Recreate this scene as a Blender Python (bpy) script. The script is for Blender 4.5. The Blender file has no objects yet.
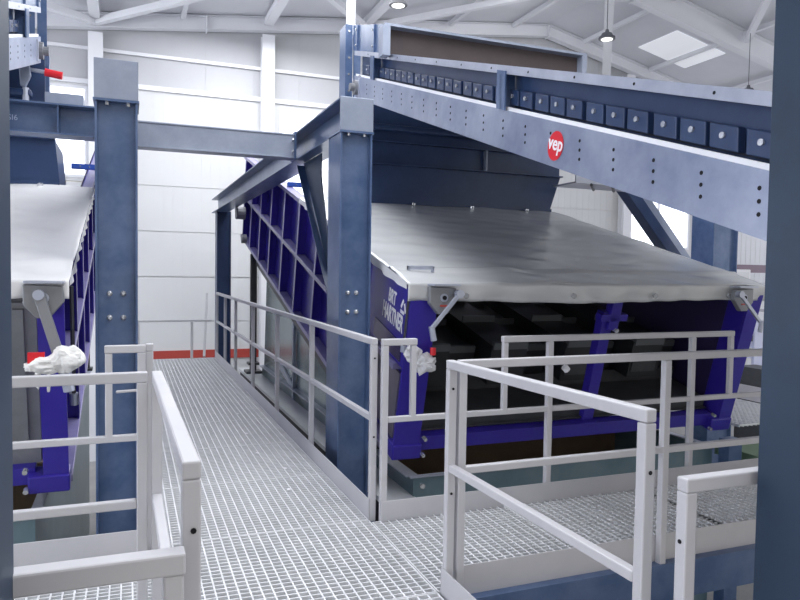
import bpy, bmesh, math, random
from mathutils import Matrix, Vector, noise
random.seed(7)
C = bpy.context.scene.collection
S = bpy.context.scene
# ------------------------------------------------------------ camera
F, YAW, PITCH, ROLL, H = 689.6, .3758, -.04297, .01529, 1.513
cam = bpy.data.objects.new('camera', bpy.data.cameras.new('camera')); C.objects.link(cam)
cam.data.sensor_width = 36; cam.data.lens = F/800*36; cam.data.clip_start = .05; cam.data.clip_end = 200
fwd = Vector((math.sin(YAW)*math.cos(PITCH), math.cos(YAW)*math.cos(PITCH), math.sin(PITCH)))
rt = Vector((math.cos(YAW), -math.sin(YAW), 0)); up = rt.cross(fwd)
cr, sr = math.cos(ROLL), math.sin(ROLL)
a = cr*rt + sr*up; b = -sr*rt + cr*up
cam.matrix_world = Matrix(((a.x, b.x, -fwd.x, 0), (a.y, b.y, -fwd.y, 0), (a.z, b.z, -fwd.z, H), (0, 0, 0, 1)))
S.camera = cam
# ------------------------------------------------------------ light
S.view_settings.view_transform = 'Standard'; S.view_settings.look = 'None'
S.view_settings.gamma = 1; S.view_settings.exposure = 0.8
w = bpy.data.worlds.new('world'); S.world = w; w.use_nodes = True
w.node_tree.nodes['Background'].inputs[0].default_value = (1, .96, .9, 1)
w.node_tree.nodes['Background'].inputs[1].default_value = .42
def area(name, loc, target, sx, sy, e, col=(1, 1, 1)):
    l = bpy.data.lights.new(name, 'AREA'); l.shape = 'RECTANGLE'; l.size = sx; l.size_y = sy; l.energy = e; l.color = col
    o = bpy.data.objects.new(name, l); C.objects.link(o); o.location = loc
    o.rotation_euler = (Vector(target)-Vector(loc)).to_track_quat('-Z', 'Y').to_euler()
    return o
# daylight from the roof, then three added fill lamps
area('roof_light_day', (2.5, 7, 6.6), (2.5, 7, 0), 3.4, 16, 640, (.96, .975, 1))
area('back_wall_fill', (6, 11.5, 7.1), (4, 16, 2.0), 9, 1.5, 70, (.98, .98, 1))  # fill lamp added to brighten the back wall
area('left_side_fill', (-8.7, 6, 2.6), (2, 6.5, .6), 18, 3.8, 420, (.95, .97, 1))  # fill lamp added on the left to lift left-facing surfaces
area('rear_fill', (-3, -4.5, 3.2), (3, 6, .8), 8, 4, 45, (.97, .97, 1))  # fill lamp added behind the camera, no gate is modelled
# ------------------------------------------------------------ materials
def mat(name, c, rough=.5, metal=0, c2=None, scale=4, emit=0, bump=0, bscale=30, spec=.5, trans=0, alpha=1):
    m = bpy.data.materials.new(name); m.use_nodes = True; nt = m.node_tree; p = nt.nodes['Principled BSDF']
    lin = lambda c: tuple((x/255/12.92 if x/255 <= .04045 else ((x/255+.055)/1.055)**2.4) for x in c)+(1,)
    p.inputs['Base Color'].default_value = lin(c); p.inputs['Roughness'].default_value = rough; p.inputs['Metallic'].default_value = metal
    p.inputs['Specular IOR Level'].default_value = spec
    p.inputs['Transmission Weight'].default_value = trans; p.inputs['Alpha'].default_value = alpha
    if emit:
        p.inputs['Emission Color'].default_value = lin(c); p.inputs['Emission Strength'].default_value = emit
    if c2 or bump:
        tc = nt.nodes.new('ShaderNodeTexCoord')
    if c2:
        n = nt.nodes.new('ShaderNodeTexNoise'); n.inputs['Scale'].default_value = scale; n.inputs['Detail'].default_value = 5; n.inputs['Roughness'].default_value = .65
        nt.links.new(tc.outputs['Object'], n.inputs['Vector'])
        r = nt.nodes.new('ShaderNodeValToRGB'); r.color_ramp.elements[0].position = .35; r.color_ramp.elements[1].position = .68
        r.color_ramp.elements[0].color = lin(c); r.color_ramp.elements[1].color = lin(c2)
        nt.links.new(n.outputs['Fac'], r.inputs['Fac']); nt.links.new(r.outputs['Color'], p.inputs['Base Color'])
    if bump:
        n2 = nt.nodes.new('ShaderNodeTexNoise'); n2.inputs['Scale'].default_value = bscale; n2.inputs['Detail'].default_value = 3
        nt.links.new(tc.outputs['Object'], n2.inputs['Vector'])
        bp = nt.nodes.new('ShaderNodeBump'); bp.inputs['Strength'].default_value = bump; bp.inputs['Distance'].default_value = .02
        nt.links.new(n2.outputs['Fac'], bp.inputs['Height']); nt.links.new(bp.outputs['Normal'], p.inputs['Normal'])
    return m
BLUE = mat('steel_blue_paint', (64, 88, 126), .3, .12, (96, 114, 148), 3.5)
NEARB = mat('shadowed_blue_paint', (20, 42, 66), .5, 0, (26, 50, 74), 3)  # steel blue with the near columns' deep shadow put into the colour
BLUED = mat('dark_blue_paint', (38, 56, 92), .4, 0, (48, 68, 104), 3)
CAP = mat('plate_grey_blue', (138, 148, 168), .35, .35, (158, 166, 184), 3)
SILV = mat('galvanised_sheet', (165, 171, 188), .33, .45, (186, 191, 205), 4)
SILVD = mat('conveyor_side_sheet', (128, 138, 164), .36, .35, (160, 168, 188), 2.2)
INDI = mat('indigo_paint', (46, 34, 142), .3, 0, (54, 42, 152), 3)
RAIL = mat('railing_paint', (186, 186, 191), .42, 0, (194, 193, 197), 2)
GRAT = mat('zinc_grating', (222, 223, 226), .45, .0, (208, 210, 213), 6)
WALL = mat('wall_panel_white', (208, 209, 211), .6, 0, (213, 214, 215), .6)
WALLU = mat('upper_wall_grey', (184, 185, 189), .65, 0, (190, 191, 194), .6)
ROOF = mat('roof_sheet', (214, 215, 220), .6, 0, (222, 223, 227), .5)
STEELW = mat('white_structure_paint', (228, 229, 233), .5)
TARP = mat('grey_tarpaulin', (194, 196, 199), .26, .0, (202, 204, 206), 2, bump=.12, bscale=7, spec=1.0)
TARPW = mat('pale_tarpaulin', (226, 226, 228), .4, .0, (234, 234, 235), 2, bump=.15, bscale=7)
DARK = mat('dark_steel', (62, 64, 68), .45, .2, (74, 76, 80), 5)
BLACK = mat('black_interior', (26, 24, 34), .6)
PADD = mat('paddle_black', (34, 36, 40), .42)
PADE = mat('paddle_edge_steel', (96, 100, 104), .4, .4)
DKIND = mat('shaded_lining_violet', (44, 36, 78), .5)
BROWN = mat('brown_lining', (118, 98, 78), .7, 0, (132, 110, 88), 3)
DKBR = mat('dark_brown_rubber', (66, 58, 60), .7, 0, (76, 66, 66), 3)
TEAL = mat('bunker_steel_paint', (92, 116, 126), .3, .2, (112, 132, 142), 2)
GALV = mat('grey_green_sheet', (120, 136, 138), .22, .6, (146, 160, 162), 2)
GALVL = mat('pale_galvanised', (205, 207, 210), .4, .1, (216, 218, 220), 3)
CHROME = mat('bolt_zinc', (205, 208, 212), .25, .7)
RED = mat('red_plastic', (214, 24, 40), .4)
REDB = mat('red_skirting', (172, 66, 58), .6)
WHITE = mat('white_print', (238, 238, 242), .6)
HOLE = mat('hole_shadow', (14, 14, 20), .9)
CONC = mat('concrete_floor', (138, 138, 138), .8, 0, (152, 152, 151), 1.2)
GREEN = mat('green_painted_floor', (112, 136, 108), .6)
LAV = mat('lavender_white_paint', (206, 210, 232), .5)
BAG = mat('clear_film', (232, 233, 236), .25, 0, None, alpha=.75)
CLOTH = mat('white_bag_cloth', (228, 228, 226), .6, bump=.3, bscale=25)
DAY = mat('window_daylight', (246, 248, 255), .3, emit=1.1)
SKYL = mat('skylight_sheet', (238, 240, 244), .4, emit=.2)
GLOWB = mat('added_glow_band', (240, 244, 255), .4, emit=1.6)  # emissive sheet added to brighten the hall from its unseen sides
LENS = mat('lamp_lens', (250, 250, 245), .3, emit=.9)
LAMPG = mat('lamp_grey', (96, 98, 104), .5)
BLUEP = mat('bright_blue_paint', (40, 82, 178), .4)
PIPE = mat('grey_roller', (134, 136, 141), .4, .35)
EDGEP = mat('pale_lavender_edge_paint', (128, 122, 168), .28, .1, (142, 138, 178), 5)  # paler lavender than the indigo, for side rails and rib strips
ACC = mat('dusty_grey_plate', (112, 108, 124), .35, .3, (130, 124, 138), 4)
ACC2 = mat('mauve_plate', (84, 76, 112), .25, .4)
CHAL = mat('chalk_mark', (170, 182, 208), .8)
# ------------------------------------------------------------ mesh builder
I4 = Matrix.Identity(4)
class MB:
    def __init__(s, M=None): s.bm = bmesh.new(); s.M = M or I4; s.mi = 0
    def _add(s, vs, fs, M=None):
        M = s.M @ (M or I4)
        bv = [s.bm.verts.new(M @ Vector(v)) for v in vs]
        for f in fs:
            try: fa = s.bm.faces.new([bv[i] for i in f]); fa.material_index = s.mi
            except ValueError: pass
        return s
    def box(s, x0, x1, y0, y1, z0, z1, M=None):
        return s._add([(x0,y0,z0),(x1,y0,z0),(x1,y1,z0),(x0,y1,z0),(x0,y0,z1),(x1,y0,z1),(x1,y1,z1),(x0,y1,z1)],
            [(3,2,1,0),(4,5,6,7),(0,1,5,4),(1,2,6,5),(2,3,7,6),(3,0,4,7)], M)
    def bar(s, p, q, wd, ht, upv=(0, 0, 1)):
        p = Vector(p); q = Vector(q); d = (q-p); L = d.length; d.normalize()
        sx = d.cross(Vector(upv)); sx.normalize(); uz = sx.cross(d)
        M = Matrix(((sx.x, d.x, uz.x, p.x), (sx.y, d.y, uz.y, p.y), (sx.z, d.z, uz.z, p.z), (0, 0, 0, 1)))
        return s.box(-wd/2, wd/2, 0, L, -ht/2, ht/2, M)
    def cyl(s, p, q, r, n=12, r2=None):
        p = Vector(p); q = Vector(q); d = (q-p).normalized(); t = Vector((0, 0, 1)) if abs(d.z) < .9 else Vector((1, 0, 0))
        u = d.cross(t).normalized(); v = d.cross(u); r2 = r if r2 is None else r2
        vs = [p+(u*math.cos(k*2*math.pi/n)+v*math.sin(k*2*math.pi/n))*r for k in range(n)] + [q+(u*math.cos(k*2*math.pi/n)+v*math.sin(k*2*math.pi/n))*r2 for k in range(n)]
        fs = [(k, (k+1) % n, n+(k+1) % n, n+k) for k in range(n)] + [tuple(range(n-1, -1, -1)), tuple(range(n, 2*n))]
        return s._add(vs, fs)
    def prism(s, pts, axis, t0, t1):
        def P(u, v, t): return (t, u, v) if axis == 'x' else (u, t, v) if axis == 'y' else (u, v, t)
        n = len(pts); vs = [P(u, v, t0) for u, v in pts]+[P(u, v, t1) for u, v in pts]
        return s._add(vs, [tuple(range(n-1, -1, -1)), tuple(range(n, 2*n))]+[(k, (k+1) % n, n+(k+1) % n, n+k) for k in range(n)])
    def dome(s, c, nrm, r, h):
        c = Vector(c); nrm = Vector(nrm).normalized()
        s.cyl(c, c+nrm*h*.6, r, 10, r*.85); return s.cyl(c+nrm*h*.6, c+nrm*h, r*.85, 10, r*.4)
    def build(s, name, m, parent=None, bevel=0, smooth=False):
        bmesh.ops.recalc_face_normals(s.bm, faces=s.bm.faces)
        me = bpy.data.meshes.new(name); s.bm.to_mesh(me); s.bm.free()
        for mm in (m if isinstance(m, (list, tuple)) else [m]): me.materials.append(mm)
        o = bpy.data.objects.new(name, me); C.objects.link(o)
        if parent: o.parent = parent; o.matrix_parent_inverse = Matrix.Translation(-ROOTW(parent))
        if bevel:
            bv = o.modifiers.new('bevel', 'BEVEL'); bv.width = bevel; bv.segments = 2; bv.limit_method = 'ANGLE'
        if smooth:
            for p in me.polygons: p.use_smooth = True
        return o
def ROOTW(o):
    v = Vector((0, 0, 0))
    while o and o.type == 'EMPTY': v += o.location; o = o.parent
    return v
def thing(name, label, cat, loc, group=None):
    o = bpy.data.objects.new(name, None); C.objects.link(o); o.location = loc; o.empty_display_size = .1
    o['label'] = label; o['category'] = cat
    if group: o['group'] = group
    return o
def tag(o, label, cat, group=None):
    o['label'] = label; o['category'] = cat
    if group: o['group'] = group
    return o
def struct(o): o['kind'] = 'structure'; return o
def dup(root, delta, label=None, group=None, skip=()):
    r = root.copy(); C.objects.link(r); r.location = Vector(root.location)+Vector(delta)
    if label: r['label'] = label
    if group: r['group'] = group
    def rec(o, p):
        for ch in list(o.children):
            if ch.name.split('.')[0] in skip: continue
            c = ch.copy(); C.objects.link(c); mi = ch.matrix_parent_inverse.copy(); c.parent = p; c.matrix_parent_inverse = mi; rec(ch, c)
    rec(root, r); return r
def text(name, s, m, M, size, parent=None, off=0.0, sx=1, ext=.001):
    cu = bpy.data.curves.new(name, 'FONT'); cu.body = s; cu.size = size; cu.extrude = ext; cu.offset = off; cu.align_x = 'CENTER'; cu.align_y = 'CENTER'; cu.resolution_u = 3
    t = bpy.data.objects.new(name, cu); C.objects.link(t)
    me = bpy.data.meshes.new_from_object(t.evaluated_get(bpy.context.evaluated_depsgraph_get())); bpy.data.objects.remove(t)
    me.transform(M @ Matrix.Scale(sx, 4, (1, 0, 0))); me.materials.clear(); me.materials.append(m)
    o = bpy.data.objects.new(name, me); C.objects.link(o)
    if parent: o.parent = parent; o.matrix_parent_inverse = Matrix.Translation(-ROOTW(parent))
    return o
def basis(x, y, o):
    x = Vector(x).normalized(); y = Vector(y).normalized(); z = x.cross(y)
    return Matrix(((x.x, y.x, z.x, o[0]), (x.y, y.y, z.y, o[1]), (x.z, y.z, z.z, o[2]), (0, 0, 0, 1)))

# ============================================================ SETTING
YW = 16.0
FZ = -2.6
struct(MB().box(-9, 22, -6, YW+.3, FZ-.2, FZ).build('floor', CONC))
# back wall, lower part in metre-high ribbed panels, openings for windows
wins = [(-1.95, -.78, 3.35, 5.25), (3.25, 5.6, 1.3, 5.2), (13.2, 15.5, 2.25, 3.7)]
def in_win(x0, x1, z0, z1): return any(x0 < w[1]-.01 and x1 > w[0]+.01 and z0 < w[3]-.01 and z1 > w[2]+.01 for w in wins)
mb = MB()
xs = sorted({-9, 22, *[v for w in wins for v in w[:2]]}); 
zj = sorted({FZ, -1.7, -.7, .3, 1.29, 2.28, 3.27, 4.3, 5.35, *[v for w in wins for v in w[2:]]})
joints = {-1.7, -.7, .3, 1.29, 2.28, 3.27, 4.3}
for i in range(len(xs)-1):
    for j in range(len(zj)-1):
        if in_win(xs[i], xs[i+1], zj[j], zj[j+1]): continue
        z0 = zj[j]+(.012 if zj[j] in joints else 0); z1 = zj[j+1]-(.012 if zj[j+1] in joints else 0)
        mb.box(xs[i], xs[i+1], YW, YW+.12, z0, z1)
        k = xs[i]+.1
        while k < xs[i+1]-.05:
            mb.box(k, k+.05, YW-.006, YW, z0, z1); k += .2
for z in joints: mb.box(-9, wins[0][0], YW+.02, YW+.1, z-.02, z+.02).box(wins[0][1], wins[1][0], YW+.02, YW+.1, z-.02, z+.02).box(wins[1][1], wins[2][0], YW+.02, YW+.1, z-.02, z+.02).box(wins[2][1], 22, YW+.02, YW+.1, z-.02, z+.02)
struct(mb.build('wall_back', WALL))
RX = 10.3
def roofz(x): return 6.62+.12*(x+1.57) if x < RX else 6.62+.12*(RX+1.57)-.22*(x-RX)
mb = MB()
mb.prism([(-9, 5.35), (22, 5.35), (22, roofz(22)+.05), (RX, roofz(RX)+.05), (-9, roofz(-9)+.05)], 'y', YW, YW+.12)
k = -8.9
while k < 22: mb.box(k, k+.02, YW-.008, YW, 5.35, roofz(k)-.1); k += 1.05
struct(mb.build('wall_back_upper', WALLU))
for nm, x0, x1, xg in (('left', -9.2, -9, -9.1), ('right', 22, 22.2, 22.1)):
    m = MB(); zt = roofz(-9) if nm == 'left' else roofz(22)
    m.box(x0, x1, -6, YW, FZ, -.6).box(x0, x1, -6, YW, min(4.5, zt-.4), zt+.04)
    for y in (-6, -.8, 4.5, 9.8, 15.2): m.box(x0, x1, y, y+.4, -.6, min(4.5, zt-.4))
    struct(m.build('wall_'+nm, WALL))
    struct(MB().box(xg-.02, xg+.02, -5.99, YW-.01, -.59, min(4.5, zt-.4)-.01).build('window_5' if nm == 'left' else 'window_6', GLOWB))  # glowing band added in the unseen side wall as fill light
# roof with sheet ribs
mb = MB()
mb.prism([(-9.2, roofz(-9.2)), (RX, roofz(RX)), (22.2, roofz(22.2)), (22.2, roofz(22.2)+.15), (RX, roofz(RX)+.15), (-9.2, roofz(-9.2)+.15)], 'y', -6, YW+.2)
struct(mb.build('ceiling', ROOF))
for i, wd in enumerate(wins):
    x0, x1, z0, z1 = wd
    f = MB(); t = .06
    f.box(x0, x1, YW-.03, YW+.1, z1-t, z1).box(x0, x1, YW-.03, YW+.1, z0, z0+t).box(x0, x0+t, YW-.03, YW+.1, z0+t, z1-t).box(x1-t, x1, YW-.03, YW+.1, z0+t, z1-t)
    if x1-x0 > 2: f.box((x0+x1)/2-.03, (x0+x1)/2+.03, YW-.02, YW+.08, z0+t, z1-t)
    r = struct(f.build('window_%d' % (i+1), STEELW))
    p = MB().box(x0+t, x1-t, YW+.04, YW+.06, z0+t, z1-t).build('window_pane', DAY); p.parent = r
# skylight in right roof slope
mb = MB()
for (x0, x1, y0, y1) in ((12.6, 14.2, 13.6, 15.0),):
    mb._add([(x0, y0, roofz(x0)-.02), (x1, y0, roofz(x1)-.02), (x1, y1, roofz(x1)-.02), (x0, y1, roofz(x0)-.02)], [(0, 1, 2, 3)])
    mb._add([(x0, y0, roofz(x0)-.01), (x1, y0, roofz(x1)-.01), (x1, y1, roofz(x1)-.01), (x0, y1, roofz(x0)-.01)], [(0, 1, 2, 3)])
struct(mb.build('window_4', SKYL))
# red skirting and girts
struct(MB().box(-9, 22, YW-.03, YW-.009, -.54, -.34).build('trim_1', REDB))
struct(MB().box(-9, 22, YW-.05, YW-.009, 5.3, 5.4).box(-9, 22, YW-.06, YW-.009, 6.0, 6.07).build('trim_2', STEELW))
# wall columns
def ibeam(mb, p, q, wd, ht, tf=.015, tw=.01, upv=(0, 0, 1)):
    p = Vector(p); q = Vector(q); d = (q-p).normalized(); sx = d.cross(Vector(upv)).normalized(); u = sx.cross(d)
    mb.bar(p+u*(ht/2-tf/2), q+u*(ht/2-tf/2), wd, tf, upv); mb.bar(p-u*(ht/2-tf/2), q-u*(ht/2-tf/2), wd, tf, upv)
    mb.bar(p, q, tw, ht-2*tf-.001, upv); return mb
for i, x in enumerate((-.62, 2.94, 8.4, 13.0)):
    h = roofz(x)-.42
    m = MB(); m.box(x-.14, x+.14, YW-.3, YW-.285, FZ, h).box(x-.14, x+.14, YW-.075, YW-.061, FZ, h).box(x-.006, x+.006, YW-.285, YW-.075, FZ, h)
    o = m.build('wall_column', STEELW); tag(o, ['pale steel wall column standing left of the left machine frame', 'pale steel wall column behind the beam joining both frames', 'pale wall column hidden mostly behind the conveyor', 'pale wall column beside the bright right-hand window'][i], 'column', None)
# rafters
def rafter(y, name, label, dep=.34):
    m = MB(); zo = dep/2+.02
    ibeam(m, (-9, y, roofz(-9)-zo), (RX, y, roofz(RX)-zo), .2, dep); ibeam(m, (RX, y, roofz(RX)-zo), (21.9, y, roofz(21.9)-zo), .2, dep)
    for x in (1.6, 5.0, RX):
        m.box(x-.01, x+.01, y-.11, y+.11, roofz(x)-dep-.06, roofz(x)-.03)
    return tag(m.build(name, STEELW), label, 'roof beam')
rafter(YW-.2, 'rafter', 'white gable rafter running along the top of the back wall', .3)
rafter(12.5, 'rafter', 'deep white sloping roof beam crossing the upper right corner', .52)
rafter(5.0, 'rafter', 'white roof rafter overhead nearest to the camera', .5)
PX = [-4.5, -.62, 1.1, 2.94, 5.2, 7.4, 9.2, 11.4, 13.6, 15.8, 18]
PL = ['slim roof purlin beyond the upper left corner', 'thick purlin ending above the wall column left of the left column cap', 'slim purlin above the cross beam, between both wall columns', 'thick purlin ending above the middle wall column', 'thick purlin passing over the brown conveyor hood',
      'slim purlin right of the brown conveyor hood', 'slim purlin left of the roof ridge', 'slim purlin just right of the roof ridge', 'slim purlin beside the skylight', 'slim purlin near the upper right corner', 'slim purlin farthest right on the falling roof side']
for x in PX:
    big = x in (-.62, 2.94, 5.2)
    wdt = .2 if big else .09; z = roofz(x)-.03-(.12 if big else .06)
    o = MB().box(x-wdt/2, x+wdt/2, 0, YW-.32, z-.07 if big else z-.05, z+.07 if big else z+.05).build('purlin', STEELW)
    tag(o, PL[PX.index(x)], 'roof beam', 'roof purlins')
for (x0, y0, x1, y1, lb) in ((-.62, 15.6, -3.4, 12.6, 'falling left from the left wall column head'), (-.62, 15.6, 2.9, 12.6, 'rising right from the left wall column head'), (5.2, 15.6, 8.9, 12.7, 'rising right above the brown hood'), (5.2, 15.6, 2.94, 12.6, 'rising left above the brown hood'), (9.2, 12.4, 13.6, 7, 'rising right at the upper right corner'), (13.6, 12.4, 9.4, 7, 'crossing the upper right corner to the left')):
    o = MB().bar((x0, y0, roofz(x0)-.25), (x1, y1, roofz(x1)-.25), .13, .13).build('roof_brace', STEELW)
    tag(o, 'white diagonal roof brace ' + lb, 'roof brace', 'diagonal roof braces')
o = MB().bar((9.7, 12.5, roofz(9.7)-.55), (12.2, 15.8, 6.0), .2, .14).build('knee_brace', STEELW)
tag(o, 'white steep strut dropping from the deep roof beam', 'roof brace')
tag(MB().cyl((2.66, 8.6, 4.5), (2.66, 8.6, roofz(2.55)-.02), .06, 14).build('vertical_pipe', STEELW, smooth=False), 'white vertical pipe rising to the roof above the bolted conveyor post', 'pipe')
# hanging lamps
def lamp(p, drop, label):
    t = thing('pendant_lamp', label, 'lamp', p, None)
    x, y, z = p
    MB().cyl((x, y, z+.08), (x, y, z+.16), .05, 12, .03).cyl((x, y, z), (x, y, z+.08), .14, 16, .1).build('housing', LAMPG, t)
    MB().cyl((x, y, z-.04), (x, y, z), .17, 18).build('reflector_rim', LAMPG, t)
    MB().cyl((x, y, z-.05), (x, y, z-.041), .12, 16).build('lens', LENS, t)
    MB().cyl((x, y, z+.16), (x, y, z+drop), .008, 6).build('cord', LAMPG, t)
    return t
lamp((9.27, 12, 6.42), 1.46, 'grey pendant lamp hanging left of the deep roof beam')
lamp((13.25, 12, 5.72), 1.49, 'grey pendant lamp hanging low at the upper right beside the dark column')
lamp((4.61, 12, 6.4), .95, 'grey pendant lamp at the top edge above the brown conveyor hood')

# ============================================================ STEEL FRAME
def column(name, x0, x1, y0, y1, z0, z1, label, cap=True, bolts=None, m=BLUE, capn=.27):
    t = thing(name, label, 'column', ((x0+x1)/2, (y0+y1)/2, z0))
    zc = z1-capn if cap else z1
    MB().box(x0, x0+.014, y0, y1, z0, zc).box(x1-.014, x1, y0, y1, z0, zc).build('flange', m, t, .002)
    MB().box(x0+.014, x1-.014, y0+.055, y0+.07, z0, zc).build('web', m, t)
    if cap:
        MB().box(x0-.004, x1+.004, y0-.004, y0+.02, zc+.015, z1).build('end_plate', CAP, t, .003)
        MB().box(x0-.01, x1+.01, y0-.01, y1, zc, zc+.015).build('seat_plate', BLUE, t)
        for s in (.28, .78): MB().cyl((x0+(x1-x0)*s, y0+.03, zc), (x0+(x1-x0)*s, y0+.03, zc-.02), .014, 8).build('bolt', CHROME, t)
    for (bx, bz) in bolts or ():
        MB().dome((bx, y0+.055, bz), (0, -1, 0), .021, .022).build('bolt', CHROME, t)
    return t
column('steel_column', 1.513, 1.77, 5.12, 5.46, FZ, 2.835, 'blue steel column with grey end plate in front of the right machine',
       bolts=[(1.6, 1.33), (1.67, 1.33), (1.6, 1.18), (1.67, 1.18)])
column('steel_column', -.2, .06, 4.9, 5.24, FZ, 2.85, 'blue steel column with grey end plate beside the left machine',
       bolts=[(-.115, 1.33), (-.03, 1.33), (-.115, 1.17), (-.03, 1.17)])
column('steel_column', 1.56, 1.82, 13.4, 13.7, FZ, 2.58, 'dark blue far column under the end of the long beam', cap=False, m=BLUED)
column('steel_column', 7.42, 7.86, 7.2, 7.6, FZ, 3.6, 'blue steel column rising behind the right edge of the tarpaulin', cap=False)
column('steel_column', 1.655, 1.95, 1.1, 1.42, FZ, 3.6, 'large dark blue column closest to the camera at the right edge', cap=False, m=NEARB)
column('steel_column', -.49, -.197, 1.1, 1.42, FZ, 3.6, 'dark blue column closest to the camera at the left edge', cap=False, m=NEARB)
# longitudinal beams
m = MB(); m.box(1.513, 1.77, 5.145, 13.9, 2.82, 2.835).box(1.513, 1.77, 5.145, 13.9, 2.567, 2.582).box(1.635, 1.647, 5.145, 13.9, 2.582, 2.82)
tag(m.build('long_beam', BLUE, None, .002), 'long blue beam from the front column back to the far column', 'beam')
m = MB(); m.box(-.2, .06, 4.925, 13.9, 2.82, 2.835).box(-.2, .06, 4.925, 13.9, 2.583, 2.597).box(-.076, -.064, 4.925, 13.9, 2.597, 2.82)
tag(m.build('long_beam', BLUE, None, .002), 'long blue beam hidden behind the left column cap', 'beam')
t = thing('cross_beam', 'grey-blue cross beam bridging the walkway between the two columns', 'beam', (.8, 6.63, 2.6))
MB().box(.065, 1.49, 6.62, 6.8, 2.795, 2.81).box(.05, 1.49, 6.62, 6.8, 2.58, 2.595).box(.05, 1.49, 6.63, 6.645, 2.595, 2.795).build('beam', CAP, t, .002)
MB().box(1.49, 1.51, 6.6, 6.82, 2.57, 2.83).build('end_plate', BLUE, t)
for z in (2.64, 2.75): MB().cyl((1.47, 6.612, z), (1.48, 6.612, z), .016, 8).build('bolt', CHROME, t)
t = thing('cross_beam', 'dark blue cross beam on the left with chalk mark and web stiffener', 'beam', (-1.5, 6.6, 2.6))
MB().box(-3.6, -.22, 6.52, 6.76, 2.86, 2.875).box(-3.6, -.22, 6.52, 6.76, 2.615, 2.63).box(-3.6, -.22, 6.64, 6.652, 2.63, 2.86).build('beam', BLUE, t, .002)
MB().box(-.555, -.545, 6.53, 6.64, 2.63, 2.86).build('stiffener', BLUE, t)
text('chalk_writing', 'SI6', CHAL, basis((1, 0, 0), (0, 0, 1), (-.9, 6.638, 2.745)), .065, t)
# brace at the centre column
t = thing('knee_brace', 'dark blue bent knee brace behind the centre column under the long beam', 'brace', (1.63, 6.2, 1.5))
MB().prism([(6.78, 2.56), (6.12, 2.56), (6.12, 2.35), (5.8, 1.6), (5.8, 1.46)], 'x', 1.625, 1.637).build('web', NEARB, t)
MB().bar((1.63, 6.84, 2.54), (1.63, 5.6, 1.24), .12, .012).build('flange', BLUED, t)
for (x0, x1, y, z, lab) in ((1.95, 2.25, 9, 2.62, 'short bright blue rail seen through the right frame'), (-.62, -.34, 9, 2.68, 'short bright blue rail left of the left column')):
    t = thing('blue_rail', lab, 'rail', ((x0+x1)/2, y, z))
    MB().box(x0, x1, y, y+.06, z-.03, z+.03).build('bar', BLUEP, t)
    for k in (.35, .7): MB().cyl((x0+(x1-x0)*k, y-.01, z), (x0+(x1-x0)*k, y, z), .008, 8).build('bolt', CHROME, t)

# ============================================================ WALKWAYS
def grating(w, d, px=.05, py=.04):
    m = MB(); n = int(w/px)
    for i in range(n+1): m.box(i*w/n-.0038, i*w/n+.0038, 0, d, -.03, 0)
    k = int(d/py)
    for j in range(k+1): m.box(0, w, j*d/k-.0035, j*d/k+.0035, -.02, -.0005)
    return m
def panel(src, x, y, lab, grp):
    if src is None: return None
GL = thing('floor_grating', 'steel grating panel at the near end of the walkway', 'floor grating', (.12, .9, 0), 'walkway grating panels')
g = grating(1.23, .99).build('bar_grid', GRAT); g.parent = GL
for ye in (-.003, .984): MB().box(0, 1.23, ye, ye+.006, -.03, .002).build('edge_bar', GRAT).parent = GL
names = ['at the bottom edge of the photo, nearest the camera', 'where the near rail panels stand on both sides', 'in the crossing between the cross walkways', 'just beyond the crossing, beside the blue centre column',
    'second beyond the crossing, by the first round clips', 'third beyond the crossing, left of a white railing post', 'fourth beyond the crossing', 'fifth beyond the crossing', 'sixth beyond the crossing',
    'second last before the far end barrier', 'at the far end barrier']
GL['label'] = 'main walkway steel grating panel, ' + names[0]
for k in range(1, 11):
    dup(GL, (0, k*1.0, 0), 'main walkway steel grating panel, ' + names[k], 'walkway grating panels')
# side cross walkways
GR = thing('floor_grating', 'steel grating panel of the right cross walkway', 'floor grating', (1.37, 2.9, 0), 'right cross walkway gratings')
g = grating(1.0, .95, .05, .036).build('bar_grid', GRAT); g.parent = GR
GR['label'] = 'right cross walkway grating panel touching the main walkway'
GR.location.x = 1.362
for k, lb in ((1, 'second from the main walkway, behind the near right railing post'), (2, 'third from the main walkway, above the low handrail frame'), (3, 'hidden half behind the dark right column')): dup(GR, (k*1.0, 0, 0), 'right cross walkway grating panel ' + lb, 'right cross walkway gratings')
for k, lb in ((1, 'touching the main walkway'), (2, 'partly behind the dark left column')): dup(GR, (-k*1.0-1.245, 0, 0), 'left cross walkway grating panel ' + lb, 'left cross walkway gratings')
for (x, y, lb) in ((1.02, 4.6, 'nearest on the main walkway'), (1.1, 5.1, 'second along the main walkway'), (.98, 5.6, 'third along the main walkway'), (1.0, 6.3, 'fourth along the main walkway'), (1.05, 7.2, 'fifth along the main walkway'), (.88, 8.2, 'second farthest on the main walkway'), (.93, 9.4, 'farthest on the main walkway'), (2.35, 3.35, 'left one on the right cross walkway'), (2.75, 3.4, 'right one on the right cross walkway')):
    tag(MB().cyl((x, y, .001), (x, y, .008), .014, 10).build('grating_clip', WHITE), 'small round clip on the grating, ' + lb, 'clip', 'grating clips')
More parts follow.
